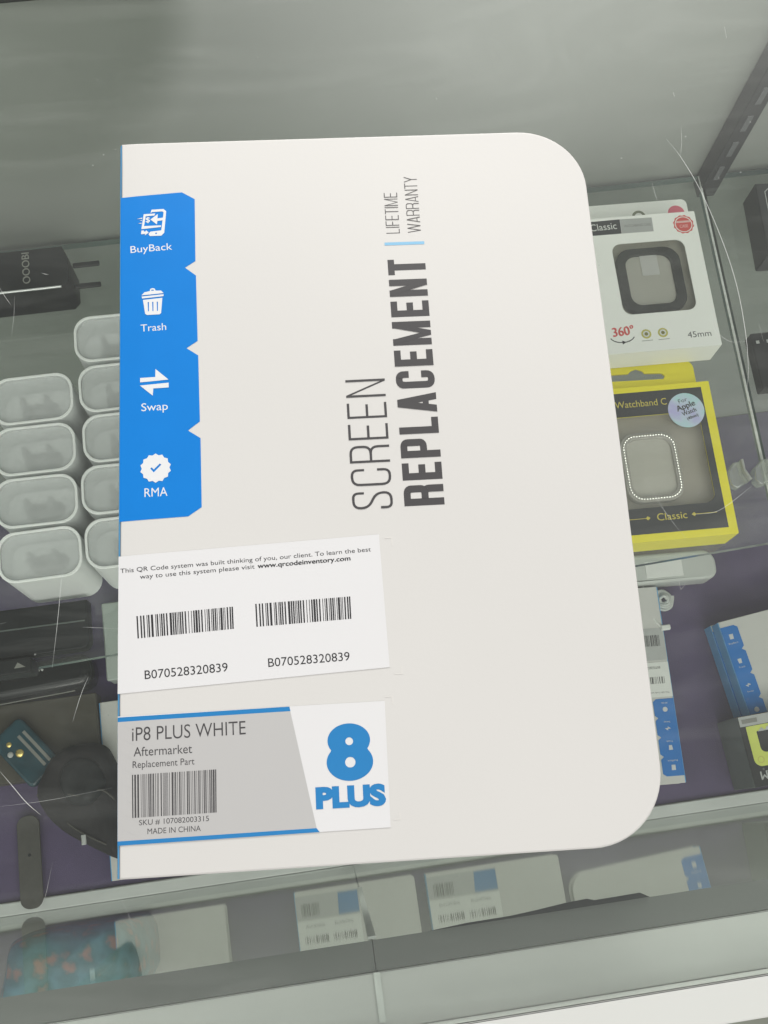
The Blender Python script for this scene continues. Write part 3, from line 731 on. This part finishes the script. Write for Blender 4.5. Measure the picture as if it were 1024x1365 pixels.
# smaller boxes of the same kind on the cloth at the bottom of the counter
def floor_box(label, loc, rz, W, H, T, strip=(88, 186, 20.5), inv_y=(46, 80), mod_y=(8, 39), sw=0.5, stickers=True):
    b = thing('screen_box', label, 'box', loc, rz, 'screen replacement boxes on the purple cloth')
    card_cover(W, H, 0.017, T - 0.002, T, b, M['card_white'], 'cover', 0.003)
    slab('tray', [rrect(0.0012, W - 0.002, 0.0012, H - 0.0012, (0, .003, .016, 0), 8)], 0.0012, T - 0.0033, M['card'], b)
    slab('back_cover', [rrect(0, W, 0, H, (0, .003, .017, 0), 8)], 0.0, 0.0012, M['card'], b)
    box('spine', -0.0008, -0.00005, 0.0003, H - 0.0003, 0.0004, T - 0.0004, M['spine_blue'], b)
    if strip is None: return b
    y0, y1, w = strip
    d = (y1 - y0) / 4; out = [(-0.2, y0), (w - 3.5, y0), (w, y0 + 2.5)]
    for k in range(1, 4): out += [(w, y0 + d * k - 2.6), (w - 3.2, y0 + d * k), (w, y0 + d * k + 2.6)]
    out += [(w, y1 - 2.5), (w - 3.5, y1), (-0.2, y1)]
    p = decal('icon_panel', [out], T + 0.0001, M['print_blue'], b, depth=.0003)
    for k, s in enumerate((star(0, 0, 3.9, 3.4, 12), [(-4, .4), (0, .5), (0, 3), (4, 0), (4, -.6), (0, -.6), (0, -3), (-4, -.2)], [(-3, 3), (3, 3), (2.3, -3.8), (-2.3, -3.8)], [(-3, 4), (3.2, 4), (2.6, -3.6), (-3, -3.6)])):
        cy = y0 + d * (k + .56)
        decal('icon', [[(x * .66 + w * .46, y * .66 + cy) for x, y in s]], T + 0.0005, M['print_white'], p, depth=.0001)
        text('lettering', ('RMA', 'Swap', 'Trash', 'BuyBack')[k], (w * .46 - (3, 3.2, 3.2, 5)[k], cy - 7), (w * .46 + (3, 3.2, 3.2, 5)[k], cy - 7), 1.5, T + 0.0005, M['print_white'], p)
    poster('lettering', 'SCREEN', (72, 90), (72, 127), 10.5, T + .0002, M['ink'], b, 0.07, None, 0.16)
    poster('lettering', 'REPLACEMENT', (86, 90), (86, 163), 10.5, T + .0002, M['ink'], b, 0.2, None, 0.11)
    if stickers:
        a0, a1 = inv_y; lw = W * 1000 * sw
        s = decal('inventory_sticker', [[(-.2, a0), (lw, a0), (lw, a1), (-.2, a1)]], T + .0001, M['white_label'], b, depth=.0003)
        hh = a1 - a0
        for q in (0.09, 0.54):
            barcode('barcode', (lw * q, a0 + hh * .42), (lw * (q + .37), a0 + hh * .42), (lw * (q + .37), a0 + hh * .62), (lw * q, a0 + hh * .62), T + .0005, M['ink'], s, 16, 3)
            text('lettering', 'B070528320839', (lw * (q + .04), a0 + hh * .12), (lw * (q + .33), a0 + hh * .12), 2.3, T + .0005, M['ink'], s)
        text('lettering', 'This QR Code system was built thinking of you, our client.', (lw * .04, a0 + hh * .86), (lw * .95, a0 + hh * .86), 1.3, T + .0005, M['ink'], s)
        m0, m1 = mod_y
        g = decal('model_sticker', [[(-.2, m0), (lw, m0), (lw, m1), (-.2, m1)]], T + .0001, M['grey_label'], b, depth=.0003)
        decal('blue_patch', [[(lw * .68, m0 + 1), (lw * .99, m0 + 1), (lw * .99, m1 - 1), (lw * .66, m1 - 1)]], T + .0005, M['logo_blue'], g, depth=.0001)
        barcode('barcode', (lw * .08, m0 + 7), (lw * .36, m0 + 7), (lw * .36, m0 + 18), (lw * .08, m0 + 18), T + .0007, M['ink'], g, 16, 4)
    return b
G = 'screen replacement boxes on the purple cloth'
floor_box('white screen box at the left end of the row, partly under the black pouch', (-0.2188, -0.011, ZF + 0.001), 0.0, 0.100, 0.165, 0.020, stickers=False, strip=None)
floor_box('white screen box under the counter, mirrored left of the joint in the front glass', (-0.0540, -0.012, ZF + 0.001), 0.0, 0.112, 0.190, 0.020, strip=(90, 170, 19), sw=.52, inv_y=(26, 58), mod_y=(4, 25))
floor_box('white screen box under the counter, mirrored right of the joint in the front glass', (0.0690, -0.011, ZF + 0.001), 0.0, 0.126, 0.200, 0.020, strip=(92, 180, 19), sw=.52, inv_y=(24, 56), mod_y=(3, 23))
floor_box('white screen box turned round, its blue strip beside the bare purple cloth', (0.3420, 0.1935, ZF + 0.001), rad(180 - 3.7), 0.128, 0.193, 0.020, strip=(112, 186, 20.5), inv_y=(76, 110), mod_y=(42, 74), sw=.5)
floor_box('lower white screen box of the stack of two at the right edge', (0.4050, -0.0105, ZF + 0.001), rad(6.0), 0.128, 0.1585, 0.019, strip=(55, 152, 17), stickers=False)
floor_box('upper white screen box of the stack of two at the right edge', (0.4075, -0.0105, ZF + 0.0205), rad(6.5), 0.128, 0.1580, 0.019, strip=(55, 152, 17), stickers=False)

# ------------------------------------------------------------------ white phone chargers on the shelf
def charger(label, loc):
    c = thing('wall_charger', label, 'charger', loc, 0, 'white wall chargers in two rows')
    w, d, h = 0.0430, 0.0272, 0.050
    o = lambda k: rrect(-w / 2 + k, w / 2 - k, -d / 2 + k, d / 2 - k, 0.0092 - k * .6, 7)
    slab('body', [o(0.0012)], 0.0002, 0.0300, M['charger'], c, bevel=0.001)
    slab('recess_shade', [rrect(-0.0105, 0.0105, -0.0048, 0.0048, 0.0045, 6)], 0.0303, 0.0004, M['recess_dark'], c)  # dark oval painting the shade in the recess between the prongs
    slab('sleeve', [o(0), o(0.0011)], 0.0, h - 0.0006, M['frost'], c)
    slab('rim', [o(-0.0001), o(0.0013)], h - 0.0006, 0.0008, M['rim'], c, bevel=0.0003, seg=1)
    for x in (-0.0064, 0.0064):
        box('prong', x - 0.0011, x + 0.0011, -0.0033, 0.0033, 0.0308, 0.0470, M['prong'], c, 0.0006, 1)
    # film across the mouth of the sleeve
    slab('film', [o(0.0014)], h - 0.0022, 0.0003, M['film'], c)
    return c
M['film'] = mat('cloudy_film', (0.92, 0.95, 0.94), 0.35, 0.12, 90, trans=0.70)
rows_l = [0.2478, 0.2188, 0.1898, 0.1605]
rows_r = [0.2790, 0.2495, 0.2205, 0.1915, 0.1620]
lab_l = ['white charger in the left row, farthest from the front', 'white charger in the left row, second from the back', 'white charger in the left row, third from the back', 'white charger at the front of the left row']
lab_r = ['white charger alone at the back of the right row, behind the left row', 'white charger in the right row, second from the back', 'white charger in the right row, third from the back', 'white charger in the right row, fourth from the back', 'white charger at the front of the right row, beside the big box']
c0 = None
def copy_tree(o, parent=None):
    c = o.copy(); COL.objects.link(c); c.parent = parent
    for ch in list(o.children): copy_tree(ch, c)
    return c
for xs, ys, labs in (((-0.1379, -0.1383, -0.1390, -0.1388), rows_l, lab_l), ((-0.0920, -0.0914, -0.0912, -0.0938, -0.0938), rows_r, lab_r)):
    for x, y, lb in zip(xs, ys, labs):
        if c0 is None: c0 = charger(lb, (x, y, ZS)); continue
        c = copy_tree(c0); c.location = (x, y, ZS); c['label'] = lb; c.rotation_euler = (0, 0, rad(random.uniform(-1.2, 1.2)))

# black charger lying on its side at the back
k = thing('wall_charger', 'black wall charger lying on its side against the back panel, two prongs pointing right', 'charger', (-0.1215, 0.337, ZS))
slab('body', [[(-0.062, -0.0125), (0.0, -0.0125), (0.0035, -0.0090), (0.0035, 0.006), (0.0005, 0.0135), (-0.062, 0.0135)]], 0.0002, 0.030, M['black'], k, bevel=0.0006)
box('edge_strip', -0.060, -0.001, -0.0131, -0.0119, 0.0292, 0.0306, M['chrome'], k, 0.0003, 1)
for y in (-0.0055, 0.0085):
    box('prong', 0.0032, 0.0190, y - 0.0016, y + 0.0016, 0.014, 0.0160, M['black_metal'], k, 0.0006, 1)
text('lettering', 'OOOBI', (-18.5, -8.5), (-18.5, 11.5), 4.2, 0.0304, M['grey_text'], k, 0.02)

# ------------------------------------------------------------------ watch case boxes
def white_box(label, loc, rz, t, full=True):
    b = thing('watch_case_box', label, 'box', loc, rad(rz), 'white watch case boxes')
    w, l = 0.086, 0.0868
    X = lambda q: [(x, y) for x, y in q]
    win = mm(rrect(-53.1, -9.8, 23.5, 69.2, 5.5, 6))
    outer = rrect(-w, 0, 0, l, 0.0006 if full else 0.0035, 4)
    slab('carton', [outer], 0.0, t - 0.0075, M['white_box'], b)
    slab('carton_walls', [outer, rrect(-w + .0006, -.0006, .0006, l - .0006, 0.0004 if full else 0.003, 4)], t - 0.0075, 0.0069, M['white_box'], b)
    front = slab('front_panel', [outer, win], t - 0.0006, 0.0006, M['white_box'], b)
    box('insert', -w + 0.001, -0.001, 0.001, l - 0.001, t - 0.0074, t - 0.0068, M['inner_beige'], b)
    cs = slab('watch_case', [mm(rrect(-51.2, -13.0, 25.5, 66.8, 9.5, 8)), mm(rrect(-45.8, -18.6, 30.3, 62.2, 6.5, 8))], t - 0.0067, 0.0042, M['black'], b, bevel=0.0008)
    slab('face_plate', [mm(rrect(-45.7, -18.7, 30.4, 62.1, 6.4, 8))], t - 0.0066, 0.0022, M['insert_grey'], cs)
    slab('pull_tab', [mm(rrect(-36.4, -26.2, 49.5, 63.0, 0.4, 2))], t - 0.0042, 0.0003, M['white_tab'], b)
    slab('window_film', [mm(rrect(-53.6, -9.3, 23.0, 69.7, 5.5, 6))], t - 0.0009, 0.0002, M['plastic_sheet'], b)
    z = t + 0.00002
    if not full:
        decal('badge', [circ(-31, 77, 4.2, 24), circ(-31, 77, 2.6, 20)], z, M['olive'], b)
        decal('badge', [circ(-7.5, 77.5, 5.2, 28)], z, M['pink_badge'], b)
        return b
    s1 = decal('title_label', [[(-66.5, 75.7), (-45.6, 75.7), (-45.3, 85.1), (-66.5, 84.8)]], z, M['dark_print'], b)
    text('lettering', 'Classic', (-63.6, 78.6), (-47.8, 79.0), 4.4, z + .0001, M['white_label'], s1, 0.01)
    s2 = decal('title_label', [[(-45.4, 75.7), (-26.4, 75.6), (-26.1, 84.7), (-45.2, 85.1)]], z, M['silver_print'], b)
    text('lettering', 'WATCHBAND CASE', (-43.5, 79.5), (-27.3, 79.5), 1.7, z + .0001, M['grey_text'], s2)
    bd = decal('badge', [star(-7.9, 78.6, 6.3, 5.7, 12), circ(-7.9, 78.6, 5.25, 28), circ(-7.9, 78.6, 4.7, 28)], z, M['red_print'], b)
    decal('banner', [[(-12.2, 79.6), (-3.6, 79.6), (-3.6, 80.9), (-12.2, 80.9)]], z + .0001, M['pink_print'], bd)
    text('lettering', 'WATCHBAND', (-11.9, 79.8), (-3.9, 79.8), 0.95, z + .0002, M['white_label'], bd, 0.01)
    text('lettering', 'CASE', (-10.4, 76.4), (-5.4, 76.4), 2.0, z + .0001, M['pink_print'], bd, 0.03)
    text('lettering', '360\u00b0', (-61.3, 10.6), (-49.0, 11.2), 5.4, z, M['red_print'], b, 0.035)
    arc = []
    for i in range(13):
        a = rad(200 + 140 * i / 12); arc.append(Vector((-56.3 + 7.3 * math.cos(a), 11.2 + 4.6 * math.sin(a))))
    l_, g_ = stroke_poly(arc, 0.55)
    decal('turn_arrow', [[tuple(p) for p in l_] + [tuple(p) for p in g_[::-1]]], z, M['dark_print'], b)
    decal('turn_arrow', [[(-56.8, 7.9), (-54.6, 6.7), (-56.8, 5.4)]], z, M['dark_print'], b)
    for gx in (-42.3, -32.6):
        gdot = decal('icon', [circ(gx, 10.7, 2.9, 24)], z, M['gold_print'], b)
        decal('icon_mark', [circ(gx, 10.7, 1.9, 20), circ(gx, 10.7, 1.1, 14)], z + .0001, M['white_label'], gdot)
        decal('icon_mark', [circ(gx, 10.7, 1.05, 14)], z + .0001, M['green_dot'], gdot)
        decal('caption', [[(gx - 3.2, 6.4), (gx + 3.2, 6.5), (gx + 3.2, 6.8), (gx - 3.2, 6.7)]], z, M['grey_text'], b)
    text('lettering', '45mm', (-18.6, 6.2), (-4.9, 6.2), 3.6, z, M['ink'], b, 0.004)
    return b
white_box('white watch case box with a round red badge, upper one of the two', (0.2477, 0.2352, ZS + 0.0202), -2.0, 0.0205)
white_box('white watch case box underneath, only its far edge and cut off badges showing', (0.2535, 0.2560, ZS), -2.0, 0.0198, False)

def yellow_box(label, loc, rz):
    b = thing('watch_case_box', label, 'box', loc, rad(rz))
    w, l, t = 0.082, 0.0925, 0.022
    outer = rrect(-w, 0, 0, l, 0.0006, 2); win = mm(rrect(-71.5, -9.3, 19.5, 74.5, 6.0, 6))
    slab('carton', [outer], 0.0, t - 0.0085, M['yellow'], b)
    slab('carton_walls', [outer, rrect(-w + .0006, -.0006, .0006, l - .0006, .0004, 2)], t - 0.0085, 0.0079, M['yellow'], b)
    slab('front_panel', [outer, win], t - 0.0006, 0.0006, M['yellow'], b)
    box('insert', -w + .001, -.001, .001, l - .001, t - .0084, t - .0078, M['blister_beige'], b)
    z = t + .00002
    slab('black_field', [mm([(-77, 4.6), (-5.0, 4.2), (-5.2, 89.2), (-77, 89.2)]), win], z, 0.00008, M['dark_print'], b)
    hole = [(-56, 100.2), (-23.5, 99.2), (-22.3, 101.0), (-24.0, 102.9), (-34.0, 103.6), (-35.3, 105.4), (-38.6, 106.9), (-41.8, 106.0), (-43.9, 104.2), (-56, 104.4), (-57.5, 102.3)]
    slab('hang_tab', [mm(rrect(-72, -4.4, 92.4, 110.0, (0, 0, 5.5, 5.5), 6)), mm(hole)], t - 0.0090, 0.0012, M['yellow'], b)
    text('lettering', 'ase', (-26.2, 80.2), (-17.5, 80.2), 2.9, z + .00005, M['yellow_text'], b, 0.004)
    text('lettering', 'Watchband C', (-57.2, 80.2), (-26.9, 80.2), 4.0, z + .0001, M['yellow_text'], b, 0.004)
    text('lettering', 'Classic', (-44.4, 11.6), (-27.3, 11.6), 4.1, z + .0001, M['yellow_text'], b, 0.006)
    for x0, x1, tip in ((-63, -49, -48.2), (-10.0, -24.0, -24.6)):
        a, c = min(x0, x1), max(x0, x1)
        decal('arrow', [[(a, 13.35), (c, 13.35), (c, 13.65), (a, 13.65)]], z + .0001, M['yellow_text'], b)
        s = 1 if tip > x0 else -1
        decal('arrow', [[(tip, 13.5), (tip - s * 1.6, 14.7), (tip - s * 2.6, 13.5), (tip - s * 1.6, 12.3)]], z + .00012, M['yellow_text'], b)
    # clear frame with a row of stones
    fr = slab('watch_case', [mm(rrect(-57.8, -24.6, 23.6, 65.2, 9, 8)), mm(rrect(-54.0, -28.0, 27.3, 61.4, 6.5, 8))], t - 0.0077, 0.0050, M['clear_frame'], b, bevel=0.0006)
    slab('face_plate', [mm(rrect(-54.0, -28.0, 27.3, 61.4, 6.5, 8))], t - 0.0076, 0.0028, M['white_tab2'], fr)
    path = rrect(-55.9, -26.3, 25.5, 63.2, 7.6, 6); path.append(path[0])
    bm = bmesh.new(); acc = 0.0
    for p, q in zip(path[:-1], path[1:]):
        L = math.hypot(q[0] - p[0], q[1] - p[1])
        while acc < L:
            x, y = p[0] + (q[0] - p[0]) * acc / L, p[1] + (q[1] - p[1]) * acc / L
            bmesh.ops.create_icosphere(bm, subdivisions=1, radius=0.00074, matrix=Matrix.Translation((x * .001, y * .001, t - 0.0022)))
            acc += 1.62
        acc -= L
    link('rhinestone_row', bm_mesh(bm, 'stones'), M['stone'], fr)
    slab('window_film', [mm(rrect(-72.0, -8.8, 19.0, 75.0, 6.0, 6))], t - 0.0009, 0.0002, M['plastic_sheet'], b)
    h = slab('round_sticker', [mm(circ(-16.4, 75.6, 10.6, 40))], z + .00012, .0001, M['holo'], b)
    zz = z + .0003
    text('lettering', 'For', (-19.8, 80.0), (-14.6, 81.3), 2.4, zz, M['ink'], h, 0.012)
    text('lettering', 'Apple', (-21.5, 75.1), (-10.4, 78.3), 3.4, zz, M['ink'], h, 0.03)
    text('lettering', 'Watch', (-18.8, 72.1), (-10.4, 74.6), 2.4, zz, M['ink'], h, 0.025)
    text('lettering', '(40mm)', (-16.6, 69.5), (-9.9, 71.5), 1.7, zz, M['ink'], h, 0.03)
    return b
M['white_tab2'] = mat('pale_face_plate', (0.56, 0.54, 0.49), 0.2, 0.05)
yellow_box('yellow and black watch case box with hang tab and a shiny round sticker', (0.2390, 0.1290, ZS + 0.0002), -2.2)

# ------------------------------------------------------------------ shelf, right side
b = thing('retail_box', 'flat black box with a pale line drawing, right of the slotted upright', 'box', (0.2975, 0.298, ZS), rad(-4))
box('carton', 0.0, 0.085, 0.0, 0.0490, 0.0002, 0.022, M['dark_print'], b, 0.0006, 1)
hexa = [(5.0, 43), (9, 46.5), (40, 46.5), (44, 43), (44, 20), (40, 16.5), (9, 16.5), (5.0, 20)]
inn = [(5.5, 42.7), (9.2, 46.0), (39.8, 46.0), (43.5, 42.7), (43.5, 20.3), (39.8, 17.0), (9.2, 17.0), (5.5, 20.3)]
decal('line_drawing', [hexa, inn], 0.0221, M['silver_print'], b)
decal('product_picture', [rrect(10, 36, 22, 42, 4, 4), rrect(12, 34, 24, 40, 3, 4)], 0.0221, M['grey_text'], b)
b = thing('retail_box', 'dark flat box with small pale marks, in front of the line drawing box', 'box', (0.2790, 0.2170, ZS), rad(-1))
box('carton', 0.0, 0.075, 0.0, 0.0360, 0.0002, 0.010, M['black'], b, 0.0006, 1)
for x in (2.5, 9, 14, 17): decal('print_mark', [[(x, 29), (x + 2, 29), (x + 2, 31), (x, 31)]], 0.0101, M['silver_print'], b)
def clip(label, loc, rz, s):
    c = thing('plastic_clip', label, 'clip', loc, rad(rz), 'clear plastic clips')
    slab('body', [mm([(0, 2), (0, 9), (5, 14.5), (10, 15), (9.0, 8), (11, 2), (3, -1)])], 0.0003, 0.006 * s, M['clear_plastic'], c, bevel=0.0008)
    slab('hinge', [mm([(9.2, 15.2), (11.0, 15.5), (10.4, 9), (12.6, 2.6), (11.2, 2.0), (9.0, 8)])], 0.0003, 0.008, M['clear_soft'], c, bevel=0.0005)
    return c
M['clear_soft'] = mat('milky_plastic', (0.6, 0.62, 0.6), 0.3, 0.1, 90, trans=0.5)
clip('small clear plastic clip lying between the yellow box and the shelf seam', (0.2480, 0.1600, ZS), 4, 1.0)
clip('small clear plastic clip lying across the shelf seam at the right edge', (0.2616, 0.1605, ZS), -8, 1.4)

# ------------------------------------------------------------------ shelf and floor, left side
p = thing('power_bank', 'flat black power bank in front of the white chargers', 'power bank', (-0.1245, 0.1160, ZS))
slab('body', [rrect(-0.075, 0, 0.0, 0.0270, (.004, .005, .001, .001), 6)], 0.0003, 0.010, M['black'], p, bevel=0.0012)
box('groove', -0.074, -0.002, 0.0150, 0.0158, 0.0103, 0.0106, M['spine_grey'], p)
p = thing('power_bank', 'second flat black power bank, at the front edge of the shelf by the left border', 'power bank', (-0.155, 0.1060, ZS))
slab('body', [rrect(-0.045, 0, 0.0, 0.0085, .002, 4)], 0.0003, 0.016, M['black'], p, bevel=0.001)
decal('print_mark', [[(-9, 3), (-3, 3.2), (-7, 6)]], 0.0164, M['grey_text'], p)
p = thing('sunglasses_case', 'glossy black hard case with two white beads in place of glints, on the bottom cloth', 'case', (-0.2700, 0.1830, ZF + 0.001), rad(3))
slab('shell', [rrect(-0.050, 0.050, -0.0170, 0.0170, .014, 8)], 0.0, 0.040, M['black_gloss'], p, bevel=0.010, seg=5)
for x in (-0.019, 0.0005):
    for q in (0, 0.0035):
        bm = bmesh.new(); bmesh.ops.create_uvsphere(bm, u_segments=12, v_segments=8, radius=0.0013, matrix=Matrix.Translation((x + q, 0.0065, 0.0405)))
        link('bead', bm_mesh(bm, 'bead'), M['trim'], p, smooth=True)  # white beads added as painted highlights on the shell
box('seam_band', -0.042, 0.030, -0.0176, -0.0166, 0.028, 0.030, M['grey_text'], p, .0003, 1)
p = thing('brown_box', 'dark brown flat box lying left of a white screen box on the cloth', 'box', (-0.2210, 0.0900, ZF + 0.001))
box('carton', -0.120, 0.0, 0.0, 0.0730, 0.0, 0.022, M['brown'], p, 0.0008, 1)
box('lid', -0.1204, 0.0004, -0.0004, 0.0734, 0.0224, 0.0260, M['brown'], p, 0.0008, 1)
p = thing('phone_case', 'glossy dark teal phone case with gold studs, on the brown box', 'phone case', (-0.2870, 0.1150, ZF + 0.0274), rad(38))
M['teal'] = mat('glossy_teal', (0.014, 0.052, 0.068), 0.14, 0.5, 60)
slab('shell', [rrect(-0.018, 0.018, -0.030, 0.030, .006, 6)], 0.0, 0.011, M['teal'], p, bevel=0.003)
for x, y, r, m in ((-.006, .016, .0028, 'gold'), (-.004, .003, .0042, 'gold'), (-.011, .008, .003, 'silver_print')):
    bm = bmesh.new(); bmesh.ops.create_uvsphere(bm, u_segments=16, v_segments=8, radius=r, matrix=Matrix.Translation((x, y, 0.0105)) @ Matrix.Diagonal((1, 1, .5, 1)))
    link('bead', bm_mesh(bm, 'bead'), M[m], p, smooth=True)
for x in (0.004, 0.010): box('stripe', x, x + 0.003, -0.022, 0.016, 0.0109, 0.0114, M['grey_text'], p, .0002, 1)

# black cloth pouch with a soft uneven shape
def lump(name, outline, h, m, parent, seed=0, rough=0.22):
    bm = bmesh.new(); n = len(outline)
    cx = sum(a for a, _ in outline) / n; cy = sum(b for _, b in outline) / n
    pts = [Vector(q) for q in outline]; dense = []
    for _ in range(2):
        nx = []
        for i, q in enumerate(pts): nx += [q.lerp(pts[(i + 1) % len(pts)], .22), q.lerp(pts[(i + 1) % len(pts)], .78)]
        pts = nx
    n = len(pts)
    for i in range(n):
        for t in range(3): dense.append(pts[i].lerp(pts[(i + 1) % n], t / 3))
    rings = []
    for s, z in ((1.0, 0.0), (1.0, h * .55), (0.94, h * .85), (0.80, h), (0.5, h * 1.04), (0.2, h * 1.05)):
        ring = []
        for q in dense:
            x, y = cx + (q.x - cx) * s, cy + (q.y - cy) * s
            ring.append(bm.verts.new((x, y, z + (noise.noise((x * 40 + seed, y * 40, z * 10)) * h * rough if z > 0 else 0))))
        rings.append(ring)
    N = len(dense)
    for a, b in zip(rings[:-1], rings[1:]):
        for i in range(N): bm.faces.new((a[i], a[(i + 1) % N], b[(i + 1) % N], b[i]))
    bm.faces.new(rings[-1]); bm.faces.new(rings[0])
    return link(name, bm_mesh(bm, name), m, parent, smooth=True)
p = thing('pouch', 'soft black cloth pouch lying over the edge of a white screen box', 'pouch', (-0.2350, 0.070, ZF + 0.026))
lump('body', [(-0.024, 0.044), (0.020, 0.046), (0.030, 0.024), (0.040, -0.010), (0.034, -0.066), (0.014, -0.056), (-0.028, -0.026), (-0.046, 0.006)], 0.026, M['bag'], p)
lump('flap', [(-0.020, 0.010), (-0.014, 0.028), (0.004, 0.036), (0.020, 0.024), (0.026, 0.002), (0.008, -0.014), (-0.012, -0.010)], 0.034, M['black'], p, 3)
tube('zip', [(-0.040, 0.004, 0.024), (-0.018, -0.022, 0.0265), (0.004, -0.040, 0.0262), (0.026, -0.052, 0.024)], 0.0008, M['strap'], p)
box('zip_pull', -0.0022, 0.0022, -0.046, -0.037, 0.0268, 0.0280, M['silver_print'], p, 0.0005, 1)
tube('drawstring', [(-0.01, 0.0, 0.034), (0.008, -0.006, 0.036), (0.020, 0.004, 0.032), (0.030, -0.010, 0.028)], 0.0009, M['strap'], p)
# standing phone case pack: black back towards the shop keeper, teal flowers towards the customer
# outside the counter: a flowered bag standing in for a person's clothes
p = thing('clothing_stand_in', 'teal cloth bag with orange flowers, standing in for clothing outside the front glass, on the shop floor', 'bag', (-0.2840, -0.0800, -0.97), rad(-1))
lump('body', [(-0.070, -0.050), (0.068, -0.046), (0.070, 0.028), (0.040, 0.033), (-0.045, 0.032), (-0.060, 0.020)], 0.150, M['floral'], p, 5, 0.05)
p = thing('shelf_haze_box', 'added pale grey box standing in for shelf haze, on the cloth, below the front edge of the shelf', 'box', (-0.2080, 0.1730, ZF + 0.001))
box('carton', 0.0, 0.090, 0.0, 0.075, 0.0, 0.024, M['pale_grey'], p, 0.001, 1)  # box added to give the pale haze seen at the shelf
box('lid', -0.0006, 0.0906, -0.0006, 0.0756, 0.0244, 0.030, M['pale_grey'], p, 0.001, 1)
p = thing('webbing_strap', 'short dark grey strap with a rounded end, hanging over the bottom sill', 'strap', (-0.2955, 0.017, ZF + 0.0075))
slab('band', [rrect(-0.0105, 0.0105, -0.0420, 0.0420, .009, 6)], 0.0, 0.003, M['strap'], p, bevel=0.0006)
bm = bmesh.new(); bmesh.ops.create_cone(bm, cap_ends=True, segments=16, radius1=0.0016, radius2=0.0012, depth=0.001, matrix=Matrix.Translation((0, 0.006, 0.0034)))
link('rivet', bm_mesh(bm, 'rivet'), M['black'], p)

# ------------------------------------------------------------------ floor, right side
p = thing('film_box', 'black box with a lime framed window beside the stack at the right edge', 'box', (0.3815, -0.0130, ZF + 0.001), rad(2))
box('carton', 0.0, 0.090, 0.0, 0.0660, 0.0, 0.058, M['spine_grey'], p, 0.0008, 1)
box('front_panel', 0.0002, 0.0898, 0.0002, 0.0658, 0.0582, 0.0592, M['black'], p, 0.0002, 1)
zz = 0.0594
wb = decal('title_band', [[(0.5, 56), (89, 56), (89, 65.2), (0.5, 65.2)]], zz, M['grey_label'], p, depth=.0002)
decal('title_block', [[(3, 58.5), (18, 58.5), (18, 62.5), (3, 62.5)]], zz + .0003, M['grey_text'], wb, depth=.0001)
decal('lime_frame', [rrect(5.5, 84, 18, 55.5, (7, 7, 1, 1), 5), rrect(14.5, 75, 30, 50, (5, 5, 1, 1), 5)], zz, M['lime'], p, depth=.0002)
decal('window', [rrect(14.7, 74.8, 30.2, 49.8, (5, 5, 1, 1), 5)], zz, M['black'], p, depth=.0001)
decal('mountain_print', [[(16, 49.5), (20, 53), (23, 50), (26, 53.5), (31, 49.5)]], zz + .0003, M['grey_label'], p, depth=.0001)
decal('icon', [circ(12, 24, 3.2, 18), circ(12, 24, 2.5, 18)], zz + .0003, M['gold_print'], p, depth=.0001)
decal('icon', [circ(22, 23, 3.2, 18), circ(22, 23, 2.5, 18)], zz + .0003, M['gold_print'], p, depth=.0001)
text('lettering', 'FILM', (27, 13.5), (8, 13.5), 7.5, zz, M['grey_label'], p, 0.02)

p = thing('bottle', 'pale plastic pack with a rounded end, lying below the front edge of the shelf', 'pack', (0.3620, 0.2080, ZF + 0.001), rad(-3))
slab('body', [rrect(-0.048, 0.043, -0.0130, 0.0170, (.002, .010, .013, .002), 6)], 0.0, 0.028, M['white_soft'], p, bevel=0.003)
box('label_panel', -0.030, 0.008, -0.0080, 0.0090, 0.0281, 0.0286, M['white_label'], p, 0.0002, 1)
p = thing('coiled_cable', 'thin white cable coiled into a small flower shape', 'cable', (0.3490, 0.1810, ZF + 0.006))
pts = []
for i in range(90):
    a = 2 * math.pi * i / 22; r = 0.0025 + 0.0085 * i / 90
    pts.append((r * math.cos(a) * (1 + .06 * math.sin(5 * a)), r * math.sin(a), 0.004 + 0.006 * math.sin(i * .35) * .3 + 0.004 * (1 - i / 90)))
tube('coil', pts, 0.0016, M['white_soft'], p)
tube('tail', [(-0.020, 0.022, 0.006), (-0.015, 0.004, 0.010), (-0.018, -0.012, 0.012), (-0.014, -0.026, 0.016), (-0.010, -0.030, 0.016)], 0.0012, M['white_label'], p)
box('plug', -0.0120, -0.0020, -0.0325, -0.0270, 0.0130, 0.0180, M['white_label'], p, 0.001, 1)
